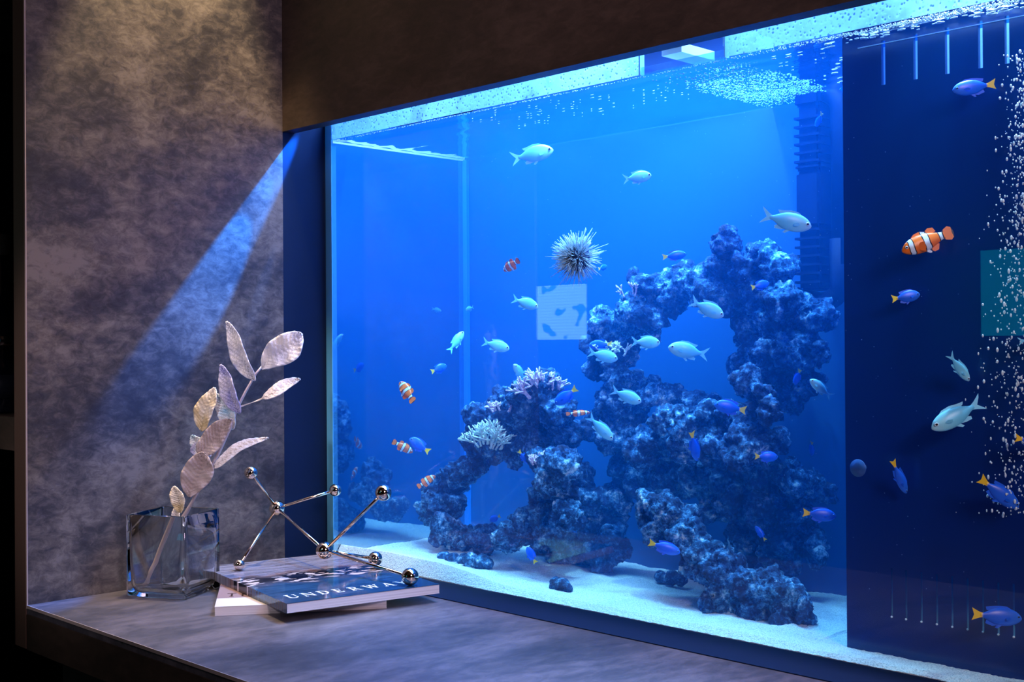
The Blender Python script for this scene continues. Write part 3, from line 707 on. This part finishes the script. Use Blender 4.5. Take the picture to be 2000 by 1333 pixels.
# ------------------------------------------------------------------ bubble stream
rnd = random.Random(11)
bm = bmesh.new(); ball(bm, Vector((0, 0, 0)), 1, 2)
M_BUB = simple('air bubble', (.9, 1, 1), .12)
bub = finish('air_bubble', bm, M_BUB, None, True)
tag(bub, 'tiny air bubble rising in the stream at the right edge of the tank', 'bubble', 'air bubbles in the rising stream')
def bubpos():
    v = rnd.uniform(100, 1010); wd = 26 + 40*max(0, (v-80))/900
    u = 2003 - abs(rnd.gauss(0, 1))*wd*.72
    return atY(u, v, rnd.uniform(.018, .034))
for k in range(300):
    o = bub if k == 0 else bub.copy()
    if k: COL.objects.link(o)
    o.location = bubpos(); r = rnd.uniform(.0007, .0016); o.scale = (r*.85, r*.85, r*rnd.uniform(1.1, 1.9))
bm = bmesh.new()
for k in range(500):
    ball(bm, bubpos(), rnd.uniform(.0004, .0009), 1, (1, 1, 1.3))
tag(finish('fine_bubbles', bm, M_BUB, None, True), 'mist of fine air bubbles around the rising stream at the right edge', 'bubbles', kind='stuff')
bm = bmesh.new()
for k in range(420):
    ball(bm, Vector((rnd.uniform(.3, 1.25), rnd.uniform(.008, .035), rnd.uniform(.08, .66))), rnd.uniform(.0002, .0004), 1)
tag(finish('floating_particles', bm, simple('particles', (.25, .45, .8), .5), None), 'fine specks floating in the tank water', 'particles', kind='stuff')

# ------------------------------------------------------------------ magazines
def frame2(origin, xd, z):
    x = Vector((xd[0], xd[1], 0)).normalized(); y = Vector((-x.y, x.x, 0))
    m = Matrix((x, y, Vector((0, 0, 1)))).transposed().to_4x4(); m.translation = Vector((origin[0], origin[1], z)); return m
M_PAGE = simple('page edges', (.70, .64, .66), .7)
def pagemat():
    m, nt, N, L = nmat('page block'); b = N['Principled BSDF']
    tc = N.new('ShaderNodeTexCoord'); wv = N.new('ShaderNodeTexNoise'); mp = N.new('ShaderNodeMapping'); mp.inputs['Scale'].default_value = (3, 3, 2500)
    L.new(tc.outputs['Object'], mp.inputs[0]); L.new(mp.outputs[0], wv.inputs[0]); wv.inputs['Scale'].default_value = 1
    r = ramp(N, [(.35, (.62, .56, .57)), (.6, (.86, .80, .82))]); L.new(wv.outputs[0], r.inputs[0]); L.new(r.outputs[0], b.inputs['Base Color']); b.inputs['Roughness'].default_value = .8
    return m
M_PAGES = pagemat()
def covermat():
    m, nt, N, L = nmat('seascape cover'); b = N['Principled BSDF']
    tc = N.new('ShaderNodeTexCoord'); sx = N.new('ShaderNodeSeparateXYZ'); L.new(tc.outputs['Object'], sx.inputs[0])
    def noise_(sc, d=4):
        mp = N.new('ShaderNodeMapping'); mp.inputs['Scale'].default_value = sc; n = N.new('ShaderNodeTexNoise'); n.inputs['Scale'].default_value = 1; n.inputs['Detail'].default_value = d
        L.new(tc.outputs['Object'], mp.inputs[0]); L.new(mp.outputs[0], n.inputs[0]); return n
    # y + noise -> band ramp (0 near edge .. .31 far edge)
    n1 = noise_((25, 12, 1)); n2 = noise_((14, 160, 1)); n3 = noise_((40, 90, 1), 6)
    ma = N.new('ShaderNodeMath'); ma.operation = 'MULTIPLY_ADD'; ma.inputs[1].default_value = .09; L.new(n1.outputs[0], ma.inputs[0]); L.new(sx.outputs[1], ma.inputs[2])
    sc = N.new('ShaderNodeMath'); sc.operation = 'MULTIPLY'; sc.inputs[1].default_value = 2.7; L.new(ma.outputs[0], sc.inputs[0])
    r = ramp(N, [(0, (.012, .05, .12)), (.42, (.02, .065, .15)), (.49, (.05, .055, .09)), (.53, (.010, .012, .022)), (.62, (.012, .014, .03)), (.66, (.20, .13, .13)), (.70, (.21, .20, .27)), (1, (.27, .26, .33))]); L.new(sc.outputs[0], r.inputs[0])
    r2 = ramp(N, [(.40, (.45, .45, .5)), (.52, (1, 1, 1)), (.62, (1.5, 1.45, 1.4))]); L.new(n2.outputs[0], r2.inputs[0])
    mx = N.new('ShaderNodeMix'); mx.data_type = 'RGBA'; mx.blend_type = 'MULTIPLY'; mx.inputs[0].default_value = .7
    L.new(r.outputs[0], mx.inputs[6]); L.new(r2.outputs[0], mx.inputs[7])
    # ice / rock flecks in the dark band
    band = ramp(N, [(.46, (0,)*3), (.51, (1,)*3), (.60, (1,)*3), (.66, (0,)*3)]); L.new(sc.outputs[0], band.inputs[0])
    fl_ = ramp(N, [(.53, (0,)*3), (.57, (1,)*3)]); L.new(n3.outputs[0], fl_.inputs[0])
    mu = N.new('ShaderNodeMath'); mu.operation = 'MULTIPLY'; L.new(band.outputs[0], mu.inputs[0]); L.new(fl_.outputs[0], mu.inputs[1])
    m2 = N.new('ShaderNodeMix'); m2.data_type = 'RGBA'; L.new(mu.outputs[0], m2.inputs[0]); L.new(mx.outputs[2], m2.inputs[6]); m2.inputs[7].default_value = (.62, .52, .55, 1)
    L.new(m2.outputs[2], b.inputs['Base Color']); b.inputs['Roughness'].default_value = .10
    return m
UM = Vector((.3535, -.3175)); UX = Vector((.398, -.099)) - UM
UW, UL, T1, T0 = .2236, .322, .0250, .0125
um = empty('magazine'); um.matrix_world = frame2(UM, UX, T0+.0001); tag(um, 'magazine with blue seascape cover and white title, lying on top of the other', 'magazine')
TH = T1-T0
boxo('pages', (.0003, .0003, .0005), (UW-.0003, UL-.0015, TH-.0006), M_PAGES, um)
M_COV = covermat()
boxo('cover', (0, 0, TH-.0005), (UW, UL, TH), M_COV, um)
boxo('back_cover', (0, 0, 0), (UW, UL, .0004), M_PAGE, um)
boxo('spine_edge', (-.0006, 0, 0), (0.0001, UL, TH), M_COV, um)
# serif capitals, unit height 1
def arc(cx, cz, rx, rz, a0, a1, t, n=14, tx=None):
    tx = t if tx is None else tx; P = []
    for i in range(n):
        a = math.radians(a0+(a1-a0)*i/n); b_ = math.radians(a0+(a1-a0)*(i+1)/n)
        P.append([(cx+rx*math.cos(a), cz+rz*math.sin(a)), (cx+rx*math.cos(b_), cz+rz*math.sin(b_)), (cx+(rx-tx)*math.cos(b_), cz+(rz-t)*math.sin(b_)), (cx+(rx-tx)*math.cos(a), cz+(rz-t)*math.sin(a))])
    return P
def q(x0, z0, x1, z1): return [(x0, z0), (x1, z0), (x1, z1), (x0, z1)]
def st(x, w=.15, z0=0, z1=1): return [q(x-w/2, z0, x+w/2, z1)]
def sf(x, z, w=.34): return [q(x-w/2, z if z < .5 else z-.05, x+w/2, z+.05 if z < .5 else z)]
def dg(x0, z0, x1, z1, w): return [[(x0-w/2, z0), (x0+w/2, z0), (x1+w/2, z1), (x1-w/2, z1)]]
G = {
 'U': st(.18, .15, .35, 1)+sf(.18, 1)+st(.72, .06, .35, 1)+sf(.72, 1, .24)+arc(.465, .36, .36, .38, 180, 360, .07, 16, .12),
 'N': st(.15, .06)+sf(.15, 0, .24)+sf(.12, 1, .2)+dg(.78, 0, .17, 1, .17)+st(.80, .06)+sf(.80, 1, .24),
 'D': st(.2, .15)+sf(.17, 0, .24)+sf(.17, 1, .24)+arc(.32, .5, .46, .5, -90, 90, .06, 18, .15)+[q(.25, 0, .36, .06), q(.25, .94, .36, 1)],
 'E': st(.2, .15)+[q(.05, 0, .62, .06), q(.05, .94, .60, 1), q(.2, .48, .5, .54), q(.58, .0, .63, .24), q(.56, .78, .61, 1), q(.48, .40, .52, .62)],
 'R': st(.2, .15)+sf(.2, 0)+sf(.17, 1, .24)+arc(.36, .74, .28, .26, -90, 90, .06, 14, .13)+[q(.25, .48, .38, .54), q(.25, .94, .38, 1)]+dg(.72, 0, .42, .5, .17)+[q(.64, 0, .88, .05)],
 'W': dg(.36, 0, .12, 1, .15)+dg(.36, 0, .60, 1, .06)+dg(.80, 0, .58, 1, .15)+dg(.80, 0, 1.04, 1, .06)+sf(.12, 1, .3)+sf(.58, 1, .3)+sf(1.04, 1, .22),
 'A': dg(.16, 0, .46, 1, .06)+dg(.78, 0, .46, 1, .16)+sf(.16, 0, .26)+sf(.78, 0, .34)+[q(.26, .32, .64, .38)],
 'Y': st(.45, .15, 0, .5)+sf(.45, 0, .34)+dg(.45, .45, .14, 1, .15)+dg(.45, .45, .78, 1, .06)+sf(.14, 1, .32)+sf(.78, 1, .24),
 'T': st(.4, .15)+sf(.4, 0)+[q(.05, .92, .75, 1)], 'H': st(.15, .15)+st(.7, .15)+[q(.15, .47, .7, .54)],
}
def title(parent, text, x0, y0, h, adv, z, m, sx=1.):
    bm = bmesh.new(); x = x0; k = 0
    for ch in text:
        for P in G[ch]:
            k += 1; zz = z + (k % 7)*.000004
            lo = [bm.verts.new((x+px*h*sx, y0+pz*h, z-.0001)) for px, pz in P]; hi = [bm.verts.new((x+px*h*sx, y0+pz*h, zz+.0001)) for px, pz in P]
            bm.faces.new(hi); n = len(P)
            for i in range(n): bm.faces.new((lo[i], lo[(i+1)%n], hi[(i+1)%n], hi[i]))
        x += adv*(1.18 if ch == 'W' else 1)
    finish('title_lettering', bm, m, parent)
M_INK = simple('white ink', (.9, .9, .92), .3)
title(um, 'UNDERWAY', .015, .028, .022, .0226, TH+.0001, M_INK, .86)
lm = empty('magazine'); lm.matrix_world = frame2((.2505, -.3605), (.1257, .1866), .0001); tag(lm, 'white magazine with brown letters lying flat on the counter beneath the seascape one', 'magazine')
M_WCOV = simple('white cover', (.66, .62, .64), .3); M_PK = simple('pinkish cover photo', (.30, .20, .21), .3); M_BRI = simple('brown ink', (.035, .015, .012), .4)
LL = .17
boxo('pages', (.0003, .0003, .0005), (.2250, LL-.001, .0119), M_PAGES, lm)
boxo('cover', (0, 0, .0119), (.2255, LL, .0123), M_WCOV, lm)
boxo('cover_photo', (.0, .055, .0123), (.2255, LL, .01236), M_PK, lm)
boxo('back_cover', (0, 0, 0), (.2255, LL, .0004), M_WCOV, lm)
title(lm, 'THE', .012, .064, .022, .019, .0125, M_BRI, .8)

# ------------------------------------------------------------------ molecule sculpture
sc2 = empty('molecule_sculpture', (.25, -.14, T1)); tag(sc2, 'pale gold rod and ball molecule sculpture standing on the seascape magazine', 'sculpture')
BL = {'D': (467, 1104, 11, 'z'), 'H': (801, 1127, 17, 'z'), 'G': (733, 1092, 14, 'z'), 'E': (634, 1076, 17, .055), 'B': (541, 993, 15, .1), 'A': (490, 924, 13, -.20), 'C': (655, 958, 12, -.05), 'F': (749, 963, 16, -.14)}
pos = {}
for k, (u, v, r, md) in BL.items():
    if md == 'z':
        z = T1+.008
        for _ in range(4): p = atZ(u, v, z); rr = r/F*depth(p); z = T1+.0002+rr
    elif md > 0: p = atZ(u, v, md)
    else: p = atY(u, v, md)
    pos[k] = (p, r/F*depth(p))
for k, (p, r) in pos.items():
    bm = bmesh.new(); ball(bm, p, r, 4); o = finish('ball', bm, M_CHROME, sc2, True); o.location = -sc2.location
for a, b in ('AB', 'BC', 'BD', 'BE', 'EF', 'EH', 'EG'):
    bm = bmesh.new(); tube(bm, [pos[a][0], pos[b][0]], .0023, 14); o = finish('rod', bm, M_CHROME, sc2, True); o.location = -sc2.location

# ------------------------------------------------------------------ vase and branch
VC = Vector((.067, -.317)); HD = .068; VH = .1165
def realglass():
    m, nt, N, L = nmat('clear vase glass'); b = N['Principled BSDF']
    b.inputs['Base Color'].default_value = (.96, .98, 1, 1); b.inputs['Roughness'].default_value = 0; b.inputs['Transmission Weight'].default_value = 1; b.inputs['IOR'].default_value = 1.48
    return m
va = empty('glass_vase', (VC.x, VC.y, .0005)); va.rotation_euler = (0, 0, math.radians(-16-45)); tag(va, 'clear square block glass vase holding the silver branch on the counter', 'vase')
hs_ = HD/math.sqrt(2)
def rsq(h, z, rad, n=5):
    P = []
    for cx, cy, a0 in ((h-rad, h-rad, 0), (-h+rad, h-rad, 90), (-h+rad, -h+rad, 180), (h-rad, -h+rad, 270)):
        for i in range(n+1):
            a = math.radians(a0+90*i/n); P.append((cx+rad*math.cos(a), cy+rad*math.sin(a), z))
    return P
bm = bmesh.new()
lv = [(hs_-.0022, 0, .004), (hs_, .0022, .004), (hs_, VH-.001, .004), (hs_-.001, VH, .004), (hs_-.0024, VH, .004), (hs_-.0028, VH-.001, .005), (hs_-.0032, .05, .010), (hs_-.004, .020, .013), (hs_-.008, .0095, .014), (hs_-.016, .0075, .014)]
rg = [[bm.verts.new(c) for c in rsq(h, z, r)] for h, z, r in lv]
for i in range(len(rg)-1):
    n = len(rg[i])
    for k in range(n): bm.faces.new((rg[i][k], rg[i][(k+1)%n], rg[i+1][(k+1)%n], rg[i+1][k]))
bm.faces.new(rg[0][::-1]); bm.faces.new(rg[-1])
finish('vase_body', bm, realglass(), va, True)

D0 = depth((VC.x, VC.y, .06))
st0 = Vector((VC.x, VC.y, 0)); 
br = empty('silver_branch', atD(275, 1150, D0)); tag(br, 'metallic silver branch with ribbed pearly leaves standing in the glass vase', 'artificial branch')
M_STEM = simple('silver pink stem', (.70, .56, .56), .4, .4)
def leafmat(name, c1, c2, metal=.08, rough=.38):
    m, nt, N, L = nmat(name); b = N['Principled BSDF']; tc = N.new('ShaderNodeTexCoord')
    n = N.new('ShaderNodeTexNoise'); n.inputs['Scale'].default_value = 45; n.inputs['Detail'].default_value = 4; L.new(tc.outputs['Object'], n.inputs[0])
    r = ramp(N, [(.38, c1), (.6, c2)]); L.new(n.outputs[0], r.inputs[0]); L.new(r.outputs[0], b.inputs['Base Color'])
    b.inputs['Metallic'].default_value = metal; b.inputs['Roughness'].default_value = rough
    bp = N.new('ShaderNodeBump'); bp.inputs['Strength'].default_value = .5; bp.inputs['Distance'].default_value = .001; n2 = N.new('ShaderNodeTexNoise'); n2.inputs['Scale'].default_value = 260; L.new(tc.outputs['Object'], n2.inputs[0])
    L.new(n2.outputs[0], bp.inputs['Height']); L.new(bp.outputs[0], b.inputs['Normal'])
    return m
LM = {'silver': leafmat('silver leaf', (.72, .72, .90), (1, .96, .98)), 'lilac': leafmat('lilac leaf', (.42, .42, .85), (.85, .80, .95)),
      'cyan': leafmat('cyan white leaf', (.35, .65, .92), (.98, .98, 1)), 'gold': leafmat('gold leaf', (.85, .66, .38), (.98, .88, .78)),
      'taupe': leafmat('matte taupe leaf back', (.42, .32, .32), (.55, .45, .44), .05, .6), 'champagne': leafmat('champagne leaf', (.78, .66, .60), (.95, .88, .90))}
stem_px = [(275, 1155, 0), (300, 1105, 0), (335, 1045, 0), (365, 1000, 0), (395, 945, 0), (425, 890, 0), (448, 840, 0), (462, 800, 0), (480, 765, 0), (500, 730, 0), (512, 716, 0)]
P0 = br.location.copy()
def dd(t): return D0 + .012*math.sin(t*2)
bm = bmesh.new()
tube(bm, [atD(u, v, D0+ (.03-.03*i/10 if i < 3 else 0) + (i-5)*.002) - P0 for i, (u, v, _) in enumerate(stem_px)], [.0036, .0034, .0032, .003, .0028, .0026, .0024, .0022, .002, .0018, .0016], 8)
finish('stem', bm, M_STEM, br, True)
def leaf(base, tip, wid, mat, dz=0., twist=0., bend=.0, pet=0., shape=1.0, label=None, dtip=0.):
    a = atD(base[0], base[1], D0+dz) - P0; b = atD(tip[0], tip[1], D0+dz+dtip) - P0
    ax = b-a; L_ = ax.length; axn = ax.normalized(); vd = CV.copy()
    n0 = (-vd - axn*(-vd).dot(axn)).normalized(); sd0 = axn.cross(n0)
    sd = sd0*math.cos(twist)+n0*math.sin(twist); nn = axn.cross(sd)*-1
    if nn.dot(-vd) < 0: nn = -nn
    W = wid/F*D0/2/max(.35, math.cos(twist)); bm = bmesh.new(); NU, NV = 44, 12; rows = []
    for i in range(NU+1):
        t = i/NU
        if t < pet: w_ = .07+.03*t
        else:
            s = (t-pet)/(1-pet); w_ = max(.05, math.sin(PI*min(1, s**(.9*shape)))**.62 if 0 < s < 1 else .05)
        c = a + ax*t + nn*bend*L_*math.sin(PI*t) + sd*.03*L_*math.sin(2*PI*t+wid)
        row = []
        for j in range(NV+1):
            q_ = j/NV*2-1
            rid = math.sin((t*15 - abs(q_)*3.2)*2*PI*.75)*.0024*(1-abs(q_)**4)*(1 if t > pet else 0)
            crease = abs(q_)*.22*W*w_
            row.append(bm.verts.new(c + sd*q_*W*w_ + nn*(crease + rid + .06*W*math.sin(t*22+q_*2)*abs(q_))))
        rows.append(row)
    for i in range(NU):
        for j in range(NV): bm.faces.new((rows[i][j], rows[i+1][j], rows[i+1][j+1], rows[i][j+1]))
    o = finish('leaf', bm, LM[mat], br, True)
    s_ = o.modifiers.new('s', 'SOLIDIFY'); s_.thickness = .0007
    if label: o['label'] = label
leaf((497,745), (441,629), 34, 'silver', 0, .25, .05, 0, 1.0)
leaf((512,722), (590,652), 60, 'silver', .004, .1, .04, .0, 1.35, 'broad round silver leaf at the top')
leaf((462,802), (588,744), 24, 'champagne', -.004, .4, .06, .42, 1.0)
leaf((468,808), (430,713), 34, 'lilac', -.003, .3, .05, 0, 1., 'lilac blue leaf')
leaf((458,838), (424,768), 36, 'cyan', .006, .2, .05, 0, 1., 'cyan and white leaf')
leaf((392,842), (418,757), 40, 'gold', .003, .3, .05, 0, 1., 'gold ribbed leaf')
leaf((386,886), (453,820), 44, 'taupe', -.010, .1, -.04, 0, .9, 'matte taupe leaf back')
leaf((370,972), (398,884), 60, 'taupe', -.012, .0, -.04, 0, 1.25, 'matte taupe leaf back')
leaf((415,912), (523,853), 20, 'champagne', -.006, .5, .08, 0, .85)
leaf((372,882), (432,872), 36, 'lilac', .010, .2, .03, 0, 1., 'lilac blue leaf')
leaf((355,1002), (342,950), 30, 'gold', -.004, .2, .05, 0, 1.2, 'gold ribbed leaf')
leaf((352,1040), (344,985), 20, 'champagne', .004, .3, .05, 0, 1.)
leaf((400,890), (376,850), 30, 'cyan', .012, .2, .03, 0, 1.)

# LED fixtures above the tank
lf = empty('led_fixture', (.55, .15, .955)); tag(lf, 'black LED lamp bar mounted above the aquarium behind the header board', 'lamp')
boxo('lamp_housing', (-.5, -.07, 0), (.6, .07, .02), M_BLACK, lf)
